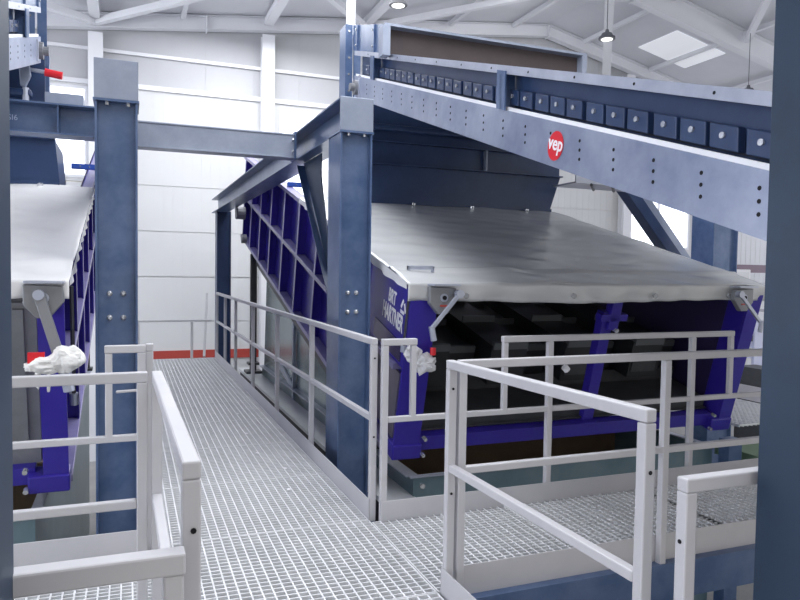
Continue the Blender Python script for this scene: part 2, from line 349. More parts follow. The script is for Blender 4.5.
# carrying channels
def chan(x0, x1, y0, y1, z0, z1, lab, m=BLUE):
    mb = MB()
    if x1-x0 > y1-y0:
        mb.box(x0, x1, y0, y0+.01, z0, z1).box(x0, x1, y0+.01, y1, z1-.012, z1).box(x0, x1, y0+.01, y1, z0, z0+.012)
    else:
        mb.box(x0, x0+.01, y0, y1, z0, z1).box(x0+.01, x1, y0, y1, z1-.012, z1).box(x0+.01, x1, y0, y1, z0, z0+.012)
    return tag(mb.build('carrying_channel', m), lab, 'beam')
chan(1.42, 5.2, 2.84, 2.92, -.235, -.035, 'blue channel carrying the near side of the right cross walkway')
chan(1.42, 5.2, 3.8, 3.88, -.235, -.035, 'blue channel carrying the machine side of the right cross walkway')
chan(-3, .06, 2.84, 2.92, -.235, -.035, 'blue channel carrying the near side of the left cross walkway')
chan(-3, .06, 3.8, 3.88, -.235, -.035, 'blue channel carrying the machine side of the left cross walkway')
chan(1.355, 1.415, 3.9, 11.9, -.235, -.035, 'blue channel under the right edge of the long walkway', BLUED)
chan(.06, .115, 3.9, 11.9, -.235, -.035, 'blue channel under the left edge of the long walkway', BLUED)
chan(1.355, 1.415, .5, 2.83, -.235, -.035, 'blue channel under the near right edge of the walkway')
chan(.06, .115, .5, 2.83, -.235, -.035, 'blue channel under the near left edge of the walkway')
tag(MB().box(1.3, 5.2, 2.5, 2.56, -.62, -.42).build('lower_beam', TEAL), 'dark green beam below the near edge of the right cross walkway', 'beam')
tag(MB().box(2.05, 2.3, 2.2, 2.42, -.42, -.12).build('white_box', WHITE), 'white box corner at the bottom edge beside the large dark column', 'box')

T = .02  # half tube
def railing(label, loc, parts):
    t = thing('guard_railing', label, 'railing', loc)
    for nm, p, q, wd, ht in parts:
        MB().bar(p, q, wd, ht, (0, 0, 1) if abs((Vector(q)-Vector(p)).normalized().z) < .9 else (0, 1, 0)).build(nm, RAIL, t, .005 if nm != 'toe_board' else .002)
    return t
def post(x, y, z1=1.06, z0=-.02): return ('post', (x, y, z0), (x, y, z1), .04, .04)
def H_(nm, p, q, wd=.04, ht=.04): return (nm, p, q, wd, ht)
def holes(t, pts):
    for p, n in pts:
        p = Vector(p); n = Vector(n); MB().cyl(p, p+n*.002, .0065, 8).build('bolt_hole', HOLE, t)
# right side of long walkway
R1 = railing('long white railing down the right side of the main walkway', (1.38, 8, 0),
    [post(1.385, y) for y in (3.93, 5.44, 6.83, 8.27, 9.7, 10.8, 11.85)] +
    [H_('top_rail', (1.385, 3.91, 1.08), (1.385, 11.87, 1.08)), H_('mid_rail', (1.385, 3.95, .61), (1.385, 11.83, .61), .035, .035),
     H_('toe_board', (1.36, 3.91, .055), (1.36, 11.87, .055), .006, .13)])
holes(R1, [((1.385, 3.909, .98), (0, -1, 0)), ((1.385, 3.909, .5), (0, -1, 0))])
# far cross railing (machine side), right
railing('white railing with a gap in its top rail in front of the right machine', (3, 3.87, 0),
    [post(1.435, 3.87), post(2.6, 3.87), post(3.82, 3.87), post(4.9, 3.87),
     H_('top_rail', (1.415, 3.87, 1.08), (1.64, 3.87, 1.08)), ('baluster', (1.62, 3.87, .62), (1.62, 3.87, 1.06), .035, .035),
     H_('top_rail', (2.24, 3.87, 1.08), (4.21, 3.87, 1.08)), ('baluster', (2.26, 3.87, .62), (2.26, 3.87, 1.06), .035, .035),
     ('baluster', (4.19, 3.87, .62), (4.19, 3.87, 1.06), .035, .035),
     H_('mid_rail', (1.455, 3.87, .61), (5.1, 3.87, .61), .035, .035), H_('toe_board', (1.415, 3.845, .055), (5.1, 3.845, .055), .006, .13)])
# near cross railing, right
R3 = railing('white railing on the near edge of the right cross walkway', (3, 2.87, 0),
    [post(1.45, 2.87), post(2.66, 2.87, 1.06, -.3), post(4.0, 2.87),
     H_('top_rail', (1.43, 2.87, 1.08), (5.1, 2.87, 1.08)), H_('mid_rail', (1.465, 2.87, .58), (5.1, 2.87, .58), .035, .035),
     H_('toe_board', (1.43, 2.895, .035), (5.1, 2.895, .035), .006, .15)])
R4 = railing('white railing panel running towards the camera right of centre', (1.41, 2.2, 0),
    [post(1.395, 2.87), post(1.425, 1.61, 1.076),
     H_('top_rail', (1.395, 2.89, 1.08), (1.425, 1.59, 1.098)), H_('mid_rail', (1.395, 2.85, .6), (1.42, 1.63, .605), .035, .035),
     H_('toe_board', (1.37, 2.89, .05), (1.385, 1.60, .05), .006, .14)])
holes(R4, [((1.395, 2.849, .97), (0, -1, 0)), ((1.395, 2.849, .48), (0, -1, 0)), ((1.425, 1.589, .93), (0, -1, 0))])
R5 = railing('low white handrail frame beside the large dark right column', (1.8, 1.45, 0),
    [post(1.45, 1.47, .91, -.3), H_('top_rail', (1.43, 1.47, .93), (2.7, 1.47, .93)), post(2.6, 1.47, .905)])
holes(R5, [((1.429, 1.47, .77), (-1, 0, 0))])
# left
railing('white short-topped railing in front of the left column', (-.5, 3.87, 0),
    [post(.065, 3.87), post(.105, 3.92), post(-1.3, 3.87), H_('top_rail', (-.115, 3.87, 1.08), (.085, 3.87, 1.08)),
     ('baluster', (-.095, 3.87, .62), (-.095, 3.87, 1.06), .035, .035),
     H_('mid_rail', (-1.9, 3.87, .61), (.045, 3.87, .61), .035, .035), H_('toe_board', (-1.9, 3.845, .055), (.09, 3.845, .055), .006, .13),
     H_('top_rail', (.105, 3.9, 1.08), (.105, 3.94, 1.08)), ('latch_rod', (-.06, 3.84, .86), (.05, 3.84, .865), .014, .014)])
L3 = railing('white railing on the near edge of the left cross walkway', (-.5, 2.87, 0),
    [post(.05, 2.87), post(-1.2, 2.87), H_('top_rail', (-1.9, 2.87, 1.08), (.07, 2.87, 1.08)), H_('mid_rail', (-1.9, 2.87, .58), (.03, 2.87, .58), .035, .035),
     H_('toe_board', (-1.9, 2.895, .035), (.07, 2.895, .035), .006, .15)])
L4 = railing('white railing panel running towards the camera left of the walkway', (.11, 2.2, 0),
    [post(.105, 2.87), post(.125, 1.53), H_('top_rail', (.105, 2.89, 1.08), (.125, 1.51, 1.08)), H_('mid_rail', (.105, 2.85, .6), (.116, 1.55, .6), .035, .035),
     H_('toe_board', (.13, 2.89, .05), (.143, 1.51, .05), .006, .14)])
holes(L4, [((.129, 1.509, .95), (0, -1, 0))])
L5 = railing('low white handrail frame beside the dark left column', (-.3, 1.45, 0),
    [post(.083, 1.43, .9, -.3), H_('top_rail', (.106, 1.43, .922), (-1.2, 1.43, .922), .045, .045), post(-1.1, 1.43, .9)])
railing('low white barrier rail across the far end of the walkway', (.7, 11.86, 0),
    [post(.98, 11.86, .62), H_('top_rail', (.13, 11.86, .63), (1.3, 11.86, .63), .03, .03), post(.15, 11.86, .62),
     ('brace', (1.3, 12.6, 1.05), (1.18, 11.88, .02), .04, .04)])

# ============================================================ SCREENING MACHINE
O = (0, 5.08, .03); TH = math.atan(.268)
MT = Matrix.Translation(O) @ Matrix.Rotation(TH, 4, 'X')
def TM(): return MB(MT)          # local x, s (up the slope), n (perpendicular)
XA, XB, LEN, NT = 1.9, 5.35, 7.9, 1.45
def machine():
    t = thing('ballistic_separator', 'indigo sloping screening machine with open front full of dark paddles on the right', 'machine', (3.6, 8.5, FZ))
    for side, x in ((-1, XA), (1, XB)):
        xi = x - side*.1   # plate
        TM().box(min(xi, xi+.012), max(xi, xi+.012), .0, LEN, .02, NT).build('side_panel', INDI, t)
        rb = (lambda a0, b0: (min(a0, b0), max(a0, b0)))
        xo0, xo1 = rb(x, xi+(.0 if side < 0 else .012))
        for sp in (.92, 1.75, 2.6, 3.5, 4.35, 5.22, 6.05, 6.9, 7.7):
            TM().box(xo0, xo1, sp-.006, sp+.006, .05, NT-.03).box(*rb(x, x-side*.012), sp-.03, sp+.03, .05, NT-.03).build('rib', INDI, t)
            TM().box(*rb(x, x+side*.004), sp-.03, sp+.03, .06, NT-.06).build('rib_strip', EDGEP, t)
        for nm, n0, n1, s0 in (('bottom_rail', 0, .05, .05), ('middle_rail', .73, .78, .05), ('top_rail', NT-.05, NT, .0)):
            TM().box(*rb(x-side*-.006, xi), s0, LEN, n0, n1).build(nm, EDGEP, t, .003)
        # front post
        PW = .22 if side < 0 else .15
        TM().box(*rb(x+side*.0, x-side*PW), -.13, -.105, .06, NT-.06).box(*rb(x-side*(PW-.01), x-side*PW), -.105, .1, .06, NT-.06).build('front_post', INDI, t, .004)
        TM().box(*rb(x+side*.005, x-side*.24), -.145, .0, .045, .17).build('post_foot', INDI, t, .012)
        for (bx, bn) in ((.25, .08), (.25, .22)):
            MB(MT).cyl((x-side*bx, -.17, bn), (x-side*bx, -.13, bn), .016, 8).build('bolt', CHROME, t)
    # access plate in first bay (left side) with slanted brace
    TM().box(XA+.07, XA+.085, .08, .62, .12, .68).build('access_plate', ACC, t)['label'] = 'grey sheet access plate'
    TM().box(XA+.012, XA+.02, -.02, .6, .82, .97).build('shiny_plate', ACC2, t)['label'] = 'dull mauve plate under the lettering'
    # logo
    TM().box(XA+.02, XA+.03, -.1, .89, .79, NT-.05).build('name_plate', INDI, t)
    def side(s, n, x=XA+.016): return MT @ Vector((x, s, n))
    ux = (MT.to_3x3() @ Vector((0, -1, 0))); uy = (MT.to_3x3() @ Vector((0, 0, 1)))
    sign = text('lettering', 'BRT', WHITE, basis(ux, uy, side(.27, 1.245)), .15, t, .004, .62)
    text('lettering', 'HARTNER', WHITE, basis(ux, uy, side(.225, 1.1)), .18, t, .005, .56)
    lg = MB(basis(ux, uy, side(.03, 1.235)))
    for k in range(3):
        q = 2*math.pi*k/3+math.pi/2
        a0 = Vector((math.cos(q)*.07, math.sin(q)*.07, 0)); a1 = Vector((math.cos(q+2.09)*.07, math.sin(q+2.09)*.07, 0))
        d = (a1-a0); lg.bar(a0+d*.1, a0+d*.72, .026, .002, (0, 0, 1))
    lg.build('logo', WHITE, t)
    # front cross members
    TM().box(XA+.2, XB-.2, -.08, .02, .08, .2).build('lower_beam', INDI, t, .004)
    TM().box(XA+.2, XB-.2, 0, .1, NT-.13, NT-.06).build('upper_beam', BLACK, t)
    TM().box(XA+.2, XB-.2, .0, .04, .215, .225).box(XA+.2, XB-.2, .04, .055, .225, .30).box(XA+.2, XB-.2, .04, .5, .3, .31).box(XA+.2, XB-.2, .5, .51, .31, .42).box(XA+.2, XB-.2, .5, .75, .42, .43).build('discharge_tray', DARK, t)
    TM().box(3.72, 3.83, -.02, .07, .2, 1.2).build('centre_post', INDI, t, .004)
    TM().box(3.68, 3.95, -.05, .03, 1.13, 1.19).box(3.77, 3.87, -.05, .03, 1.05, 1.36).build('post_bracket', INDI, t, .004)
    MB(MT).cyl((3.85, -.07, 1.05), (3.85, -.03, 1.05), .02, 10).build('bolt', CHROME, t)
    # paddles
    n = 8; wdt = (XB-XA-.45)/n
    for i in range(n):
        x0 = XA+.23+i*wdt; hi = (i % 2 == 0); nt = .80 if hi else .68; s0 = .3 if hi else .55
        p = TM().box(x0+.012, x0+wdt-.012, s0, LEN-.2, nt-.36, nt).build('paddle', PADD, t)
        s = s0
        TM().box(x0+.02, x0+wdt-.02, s0-.02, s0+.02, nt-.03, nt+.03).build('front_edge', PADE, p)
        for k in range(9):
            s += .62; TM().box(x0+.02, x0+wdt-.02, s-.012, s+.012, nt, nt+.06).build('cleat', PADE, p)
        if i in (1, 4, 6): TM().box(x0+.04, x0+wdt-.06, s0-.012, s0-.002, nt-.3, nt-.12).build('cover_plate', DARK, p)
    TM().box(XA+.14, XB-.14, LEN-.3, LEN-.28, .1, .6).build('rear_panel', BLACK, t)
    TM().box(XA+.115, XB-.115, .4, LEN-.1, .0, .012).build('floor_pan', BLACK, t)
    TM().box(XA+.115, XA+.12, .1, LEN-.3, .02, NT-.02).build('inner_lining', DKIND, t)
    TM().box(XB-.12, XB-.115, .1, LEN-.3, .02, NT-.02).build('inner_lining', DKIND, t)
    # under-carriage
    for u in (XA+.1, XB-.22):
        TM().box(u, u+.12, .5, 6.9, -.22, -.1).build('undercarriage_beam', DARK, t)
        lg = MB().box(u-.08, u+.02, 11.7, 11.8, -.26, 1.75).build('rear_leg', DARK, t)
        MB().box(u-.16, u+.1, 11.6, 11.9, -.26, -.22).build('base_plate', DARK, lg)
        MB().box(u-.12, u+.06, 11.64, 11.86, -.12, -.08).build('base_flange', DARK, lg)
    MB(MT).cyl((XA-.16, 7.55, .5), (XA-.0, 7.55, .5), .11, 14).build('shaft_end', PIPE, t)
    MB(MT).cyl((XA-.08, 7.3, .1), (XA, 7.3, .1), .08, 12).build('shaft_end', PIPE, t)
    MB(MT).cyl((XA-.12, .9, .42), (XA, .9, .42), .06, 14).build('bearing_cover', PIPE, t)
    return t
M1 = machine()
M2 = dup(M1, (-5.71, 0, 0), 'indigo sloping screening machine with closed grey front on the left', skip=('rear_panel', 'name_plate', 'shiny_plate', 'lettering', 'logo', 'paddle', 'discharge_tray', 'centre_post', 'post_bracket'))
fp = MB(Matrix.Translation((-5.71, 0, 0)) @ MT).box(XA+.2, XB-.17, .02, .04, .2, NT-.16).box(XB-.3, XB-.24, -.0, .02, .22, NT-.2).box(XA+.2, XB-.17, -.01, .02, .2, .32).build('front_cover', DARK, M2)
fp['label'] = 'closed grey sheet front cover'
fp.data.materials[0] = mat('front_cover_grey', (124, 126, 130), .4, .3, (140, 142, 146), 4)

def winder(x, mirror, lab, lean=.23):
    """roll-cover winder gearbox with crank arm"""
    t = thing('tarp_winder', lab, 'crank winder', (x, 4.6, 1.2))
    y = 4.56; s = mirror
    m = MB(); m.prism([(x-.11*s, 1.4), (x+.1*s, 1.39), (x+.11*s, 1.3), (x+.03*s, 1.2), (x-.04*s, 1.2), (x-.11*s, 1.28)], 'y', y-.05, y); m.build('housing', PIPE, t, .006)
    MB().box(x-.1, x+.11, y-.1, y+.02, 1.405, 1.42).build('top_plate', SILV, t, .002)
    MB().cyl((x, y-.06, 1.32), (x, y-.05, 1.32), .03, 14).build('shaft_ring', SILV, t)
    MB().cyl((x, y-.068, 1.32), (x, y-.06, 1.32), .016, 12).build('shaft', HOLE, t)
    MB().box(x-.03, x+.03, y-.056, y-.05, 1.255, 1.268).build('warning_strip', REDB, t)
    ex, ez = x+lean*-.75*s, 1.02
    if lean > 0:
        MB().bar((x+.1*s, y-.1, 1.35), (x-.12*s, y-.12, 1.11), .03, .022, (0, 1, 0)).build('crank_arm', SILV, t, .004)
        MB().cyl((x+.1*s, y-.12, 1.35), (x+.1*s, y-.07, 1.35), .03, 14).build('arm_hub', SILV, t)
        MB().cyl((x-.13*s, y-.13, 1.12), (x-.11*s, y-.13, 1.02), .022, 12).build('grip', SILV, t)
    else:
        MB().bar((x-.02, y-.09, 1.34), (x+.12, y-.12, .86), .06, .03, (0, 1, 0)).build('crank_arm', PIPE, t, .004)
        MB().cyl((x-.02, y-.13, 1.34), (x-.02, y-.07, 1.34), .03, 14).build('arm_hub', SILV, t)
        MB().cyl((x+.12, y-.14, .9), (x+.14, y-.14, .78), .032, 12).build('grip', SILV, t)
    return t
winder(2.12, 1, 'grey hand-crank winder under the left corner of the grey tarpaulin')
w2 = winder(5.02, -1, 'grey hand-crank winder under the right corner of the grey tarpaulin')
winder(-.46, 1, 'grey hand-crank winder on the closed front of the left machine', -.2)
# tarpaulins
def tarp(x0, x1, s1, m, lab, dx=0, rough=.018, hem=.14, seed=0):
    M = Matrix.Translation((dx, 0, 0)) @ MT
    t = thing('tarpaulin_cover', lab, 'tarpaulin', ((x0+x1)/2+dx, 6.2, 1.5))
    nx, ns = 90, 80; bm = bmesh.new(); g = []
    for j in range(ns+1):
        r = []
        for i in range(nx+1):
            x = x0+(x1-x0)*i/nx; s = -.12+(s1+.12)*j/ns
            v = Vector((x*1.1+seed, s*1.6, 3.1))
            z = NT+.025+rough*noise.noise(v)+rough*.5*noise.noise(v*3.3)
            z += .018*math.exp(-((s-.28)/.016)**2)+rough*.45*math.sin((x*2.2+s*3.3)*3+noise.noise(v)*4)*math.exp(-abs(s-.15)*1.2)
            r.append(bm.verts.new(M @ Vector((x, s, z))))
        g.append(r)
    for j in range(ns):
        for i in range(nx): bm.faces.new((g[j][i], g[j][i+1], g[j+1][i+1], g[j+1][i]))
    me = bpy.data.meshes.new('top_sheet'); bm.to_mesh(me); bm.free(); me.materials.append(m)
    o = bpy.data.objects.new('top_sheet', me); C.objects.link(o); o.parent = t; o.matrix_parent_inverse = Matrix.Translation(-ROOTW(t))
    for p in me.polygons: p.use_smooth = True
    so = o.modifiers.new('s', 'SOLIDIFY'); so.thickness = .006
    # front hem, hanging with soft folds
    bm = bmesh.new(); g = []; n = 160
    for k in range(7):
        r = []
        for i in range(n+1):
            x = x0+(x1-x0)*i/n; f = k/6
            off = f*.012*math.sin(x*17+2*math.sin(x*3.1+seed))+f*.01*noise.noise(Vector((x*6, f*2, seed)))
            droop = .012*math.sin(x*2.3+seed)
            r.append(bm.verts.new(M @ Vector((x, -.12-.015*math.sin(f*1.5)+off, NT+.025-f*(hem+droop)))))
        g.append(r)
    for k in range(6):
        for i in range(n): bm.faces.new((g[k][i], g[k][i+1], g[k+1][i+1], g[k+1][i]))
    me = bpy.data.meshes.new('front_hem'); bm.to_mesh(me); bm.free(); me.materials.append(m)
    o = bpy.data.objects.new('front_hem', me); C.objects.link(o); o.parent = t; o.matrix_parent_inverse = Matrix.Translation(-ROOTW(t))
    for p in me.polygons: p.use_smooth = True
    so = o.modifiers.new('s', 'SOLIDIFY'); so.thickness = .005
    for sx, x in ((-1, x0), (1, x1)):
        bm = bmesh.new(); g = []; n = 90
        for k in range(5):
            r = []
            for i in range(n+1):
                s = -.1+(s1+.08)*i/n; f = k/4
                off = f*.01*noise.noise(Vector((s*5, f, seed+9)))+.01*f*math.sin(s*23)
                r.append(bm.verts.new(M @ Vector((x+sx*(.004+off), s, NT+.025-f*(.06+.01*math.sin(s*5))))))
            g.append(r)
        for k in range(4):
            for i in range(n): bm.faces.new((g[k][i], g[k][i+1], g[k+1][i+1], g[k+1][i]))
        me = bpy.data.meshes.new('side_hem'); bm.to_mesh(me); bm.free(); me.materials.append(TARPW)
        o = bpy.data.objects.new('side_hem', me); C.objects.link(o); o.parent = t; o.matrix_parent_inverse = Matrix.Translation(-ROOTW(t))
        for p in me.polygons: p.use_smooth = True
    for f in (.13, .4, .63, .86):
        x = x0+(x1-x0)*f; p = M @ Vector((x, -.15, NT-.06)); q = M @ Vector((x, -.165, NT-.06))
        MB().cyl(p, q, .022, 12).build('eyelet', CHROME, t)
        p = M @ Vector((x, s1-.12, NT+.03)); q = M @ Vector((x, s1-.12, NT+.06)); MB().cyl(p, q, .025, 10).build('bolt', CHROME, t)
    h = MB(M); h.box(x0+.12, x0+.34, .2, .225, NT+.04, NT+.065).box(x0+.12, x0+.135, .2, .225, NT+.0, NT+.065).box(x0+.325, x0+.34, .2, .225, NT, NT+.065)
    h.build('strap_handle', SILV, t)
    return t
tarp(1.87, 5.4, 3.45, TARP, 'grey tarpaulin stretched over the right machine')
tarp(1.85, 5.38, 3.4, TARPW, 'white tarpaulin draped over the left machine', dx=-5.71, rough=.02, hem=.12, seed=5)
# side strap on right machine
t = thing('tension_strap', 'dark turnbuckle strap hanging from the front left tarpaulin corner', 'strap', (1.88, 4.95, 1.3))
MB(MT).cyl((1.885, -.12, 1.38), (1.885, -.13, 1.0), .009, 8).build('rod', DARK, t)
MB(MT).cyl((1.885, -.13, 1.0), (1.885, -.132, .95), .02, 10).build('hook', SILV, t)
t = thing('tension_strap', 'dark turnbuckle strap hanging from the white tarpaulin corner', 'strap', (-.34, 4.95, 1.3))
MB(MT).cyl((-.338, .14, 1.36), (-.338, .13, .6), .013, 8).build('rod', DARK, t)
MB(MT).cyl((-.338, .13, .62), (-.338, .125, .54), .028, 10).build('hook', SILV, t)

# ---------------- bunkers below the machines
def bunker(dx, lab):
    t = thing('discharge_bunker', lab, 'bunker', (3.6+dx, 7, FZ))
    x0, x1, y0, y1, zt = 2.08+dx, 5.15+dx, 4.93, 11.5, -.1
    MB().box(x0, x1, y0, y0+.015, FZ+.01, zt-.012).build('front_wall', TEAL, t)
    MB().box(x0, x0+.015, y0+.015, y1, FZ+.01, zt-.012).box(x1-.015, x1, y0+.015, y1, FZ+.01, zt-.012).build('side_wall', TEAL, t)
    MB().box(x0-.03, x1+.03, y0-.02, y0+.03, zt-.012, zt).box(x0-.05, x0+.05, y0+.03, y1, zt-.012, zt).box(x1-.04, x1+.03, y0+.03, y1, zt-.012, zt).build('rim', SILV, t)
    MB().prism([(y0+.02, FZ+.2), (y0+.03, FZ+.2), (y1, -.3), (y1, -.35)], 'x', x0+.02, x1-.02).build('lining', BROWN, t)
    MB().box(x0+.02, x1-.02, 6.3, 6.33, -1.6, -.12).build('rear_lining', BROWN, t)
    MB().cyl((x0+.07, y0-.03, zt-.08), (x0+.07, y0, zt-.08), .02, 10).build('bolt', CHROME, t)
    return t
bunker(0, 'teal steel bunker with brown inside under the right machine')
bunker(-5.71, 'teal steel bunker with brown inside under the left machine')
tag(MB().box(5.2, 5.36, 4.78, 4.9, FZ, -.02).build('machine_support', BLUE), 'blue support post under the right end of the machine', 'support')
# ledge and chute sheets left of right machine
t = thing('side_ledge', 'light galvanised ledge along the foot of the right machine', 'ledge', (1.9, 8, -.3))
MB().box(1.82, 2.09, 4.7, 12.4, -.27, -.26).box(1.82, 1.83, 4.7, 12.4, -.30, -.27).build('top_sheet', GALVL, t)
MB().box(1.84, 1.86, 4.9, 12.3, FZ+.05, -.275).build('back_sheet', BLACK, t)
t = thing('chute_sheet', 'smooth grey-green sheet wall beneath the sloping right machine', 'sheet', (2.1, 8, -.2))
def zu(y): return .03+.268*(y-5.08)-.28
MB().prism([(5.6, -.255), (11.5, -.255), (11.3, zu(11.3)), (5.6, zu(5.6)+.02)], 'x', 2.11, 2.125).build('sheet', GALV, t)
MB().prism([(10.4, .2), (10.5, .1), (8.6, -.255), (8.5, -.255)], 'x', 2.08, 2.105).build('fold', SILV, t)
MB().box(2.06, 2.1, 9.1, 9.16, -.25, .85).build('stiffener', CAP, t)

# ---------------- feed chutes above the machines
def chute(x0, xt, xb, lab, stiff):
    t = thing('feed_chute', lab, 'chute', ((x0+xt)/2, 8.2, 2.4))
    MB().prism([(x0, 2.36), (xb, 2.36), (xt, 2.8), (x0, 2.8)], 'y', 8.0, 8.02).build('lower_panel', BLUED, t)
    MB().prism([(xb-.02, 2.36), (xb, 2.36), (xt, 2.8), (xt-.02, 2.8)], 'y', 8.02, 8.9).build('side_panel', BLUED, t)
    MB().box(x0, x0+.02, 8.02, 8.9, 2.45, 2.8).build('side_panel', BLUED, t)
    MB().box(x0, xb, 7.96, 8.0, 2.33, 2.37).build('bottom_lip', BLUED, t)
    MB().box(x0, xt, 7.93, 8.1, 3.075, 3.09).box(x0, xt, 7.93, 8.1, 2.8, 2.815).box(x0, xt, 8.02, 8.03, 2.815, 3.075).build('beam', BLUED, t)
    for s in stiff: MB().box(s-.008, s+.008, 7.94, 8.02, 2.815, 3.075).build('stiffener', CAP, t)
    MB().box(x0, xt-.2, 7.86, 8.0, 3.2, 3.27).build('upper_lip', BLUED, t, .02)
    MB().box(x0, xt-.1, 8.1, 8.13, 3.09, 3.75).build('upper_panel', BLUED, t)
    return t
chute(2.66, 5.47, 5.32, 'dark blue feed chute hanging above the grey tarpaulin', (4.31,))
chute(-3.5, -.7, -.66, 'dark blue feed chute hanging above the white tarpaulin', ())
tag(MB().box(-.66, -.36, 6.66, 6.9, 2.88, 2.99).build('bracket_box', CAP), 'small grey box sitting on the dark blue left cross beam', 'box')
# brace right
t = thing('conveyor_leg', 'dark blue diagonal conveyor leg behind the grey tarpaulin', 'support', (7, 8.1, 1))
MB().bar((6.45, 8.1, 2.95), (8.6, 8.1, .65), .16, .2, (0, 1, 0)).build('leg', BLUED, t, .003)
MB().bar((6.62, 8.1, 2.95), (8.77, 8.1, .65), .25, .02, (0, 1, 0)).build('flange', CAP, t)
t = thing('cable_tray', 'galvanised tray under the conveyor beside the feed chute', 'tray', (5.8, 7.6, 2.7))
MB().box(5.3, 6.6, 7.4, 7.9, 2.66, 2.68).box(5.3, 6.6, 7.4, 7.42, 2.68, 2.76).build('tray', SILV, t)
for k in range(3): MB().cyl((5.5+k*.33, 7.35, 2.64), (5.8+k*.33, 7.7, 2.63), .02, 8).build('cable', DARK, t)

# ============================================================ CONVEYOR
def conveyor():
    t = thing('belt_conveyor', 'rising belt conveyor with round red sticker above the right machine', 'conveyor', (3.6, 7.9, 3.4))
    SL = .3174
    def q(x, y, z):   # z measured above channel bottom line
        sh = .048*(y-7.5)
        return Vector((x+sh, y, 3.21+(y-6.85)*SL+z))
    y0, y1 = 1.25, 8.0
    ys = [y0, y1]
    def strip(m, x0, x1, z0, z1, ya=y0, yb=y1):
        vs = [q(x0, ya, z0), q(x1, ya, z0), q(x1, ya, z1), q(x0, ya, z1), q(x0, yb, z0), q(x1, yb, z0), q(x1, yb, z1), q(x0, yb, z1)]
        m._add(vs, [(0, 3, 2, 1), (4, 5, 6, 7), (0, 1, 5, 4), (1, 2, 6, 5), (2, 3, 7, 6), (3, 0, 4, 7)]); return m
    for side, xf in ((-1, 2.5), (1, 4.86)):
        o = -side  # direction inward
        xi = lambda v: xf+o*v
        def st(m, a, b, *r, **k): return strip(m, min(xi(a), xi(b)), max(xi(a), xi(b)), *r, **k)
        m = MB(); st(m, 0, .006, 0, .262); st(m, .006, .07, .256, .262); st(m, .006, .07, 0, .006)
        m.mi = 1
        k = 0; yy = 7.75
        while yy > 1.6:
            for zz in (.09, .14, .19):
                c = q(xf, yy, zz); m.cyl(c, c+Vector((side*.0015, 0, 0)), .0095, 8)
            yy -= .305
        m.build('side_channel', [SILVD, HOLE], t)
        m = MB(); st(m, .02, .05, .262, .285); m.build('belt_edge', WHITE, t)
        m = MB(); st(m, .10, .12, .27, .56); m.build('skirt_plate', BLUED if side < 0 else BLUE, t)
        m = MB(); st(m, -.0, .12, .5, .556); st(m, -.003, .0, .5, .556)
        m.mi = 1
        yy = 7.4
        while yy > 1.5:
            c = q(xi(-.003), yy, .528); m.cyl(c, c+Vector((side*.0015, 0, 0)), .008, 8); yy -= .52
        m.build('top_rail', [SILV, HOLE], t)
        # clamps
        yy = 7.7; n = 0
        while yy > 1.4:
            m = MB(); st(m, .055, .098, .30, .405, ya=yy-.158, yb=yy)
            cl = m.build('skirt_clamp', BLUED, t, .006)
            c = q(xi(.055), yy-.08, .36); MB().cyl(c, c+Vector((side*.012, 0, 0)), .014, 10).build('bolt', CHROME, cl)
            yy -= .181 if n % 3 != 2 else .2; n += 1
        for yy in (4.1, 7.2):
            m = MB(); st(m, -.015, .09, .1 if False else .262, .5, ya=yy, yb=yy+.02); st(m, -.015, -.003, .262, .52, ya=yy-.05, yb=yy+.07)
            m.build('bracket', BLUE, t)
        m = MB(); c = q(xf, 7.83, .13); m.cyl(c, c+Vector((side*.05, 0, 0)), .085, 16); m.cyl(c+Vector((side*.05, 0, 0)), c+Vector((side*.1, 0, 0)), .045, 12); m.build('pulley_bearing', PIPE, t)
        m = MB(); st(m, -.02, -.0, .03, .24, ya=7.72, yb=7.76); m.build('bearing_clamp', SILV, t)
        # corner post with bolts, standing at the head end
        x0, x1 = sorted((xf-side*.05+side*.0, xf+side*-.0+side*.12))
        px0, px1 = (2.47, 2.67) if side < 0 else (4.72, 4.92)
        m = MB(); m.box(px0, px0+.09, 8.2, 8.214, 3.6, 4.5).box(px1-.09, px1, 8.214, 8.23, 3.6, 4.5).box(px0, px0+.014, 8.214, 8.45, 3.6, 4.5)
        cp = m.build('head_post', BLUE, t)
        for z in (3.7, 3.9, 4.1, 4.42): MB().cyl((px0+.045, 8.19, z), (px0+.045, 8.2, z), .014, 8).build('bolt', CHROME, cp)
        # hood side plate between hood panel and post
        m = MB(); st(m, .02, .03, .56, .86, ya=6.62, yb=8.15); m.build('hood_side', BLUE, t)
        for yy in (7.2, 7.9):
            m = MB(); st(m, .0, .02, .56, .86, ya=yy, yb=yy+.08); m.build('hood_post', BLUE, t)
            for z in (.62, .8):
                c = q(xi(0), yy+.04, z); MB().cyl(c, c+Vector((side*.01, 0, 0)), .014, 8).build('bolt', CHROME, t)
    m = MB(); strip(m, 2.6, 4.76, .29, .30, yb=7.9); m.build('belt', DARK, t)
    m = MB(); strip(m, 2.6, 4.76, .05, .06, yb=7.9); m.build('return_belt', DARK, t)
    MB().cyl((2.53, 7.85, 3.66), (4.85, 7.85, 3.66), .14, 20).build('head_pulley', PIPE, t)
    MB().box(2.42, 4.7, 6.6, 6.62, 3.66, 3.93).build('hood_back', DKBR, t)
    MB().box(2.36, 4.76, 6.5, 6.64, 3.93, 3.955).box(2.34, 2.42, 6.5, 6.62, 3.64, 3.93).box(4.7, 4.76, 6.5, 6.62, 3.66, 3.93).build('hood_frame', CAP, t)
    # sticker
    ax = Vector((-.048, -1, -.3174)).normalized(); ay = Vector((0, 0, 1)); ay = (ay-ax*ay.dot(ax)).normalized()
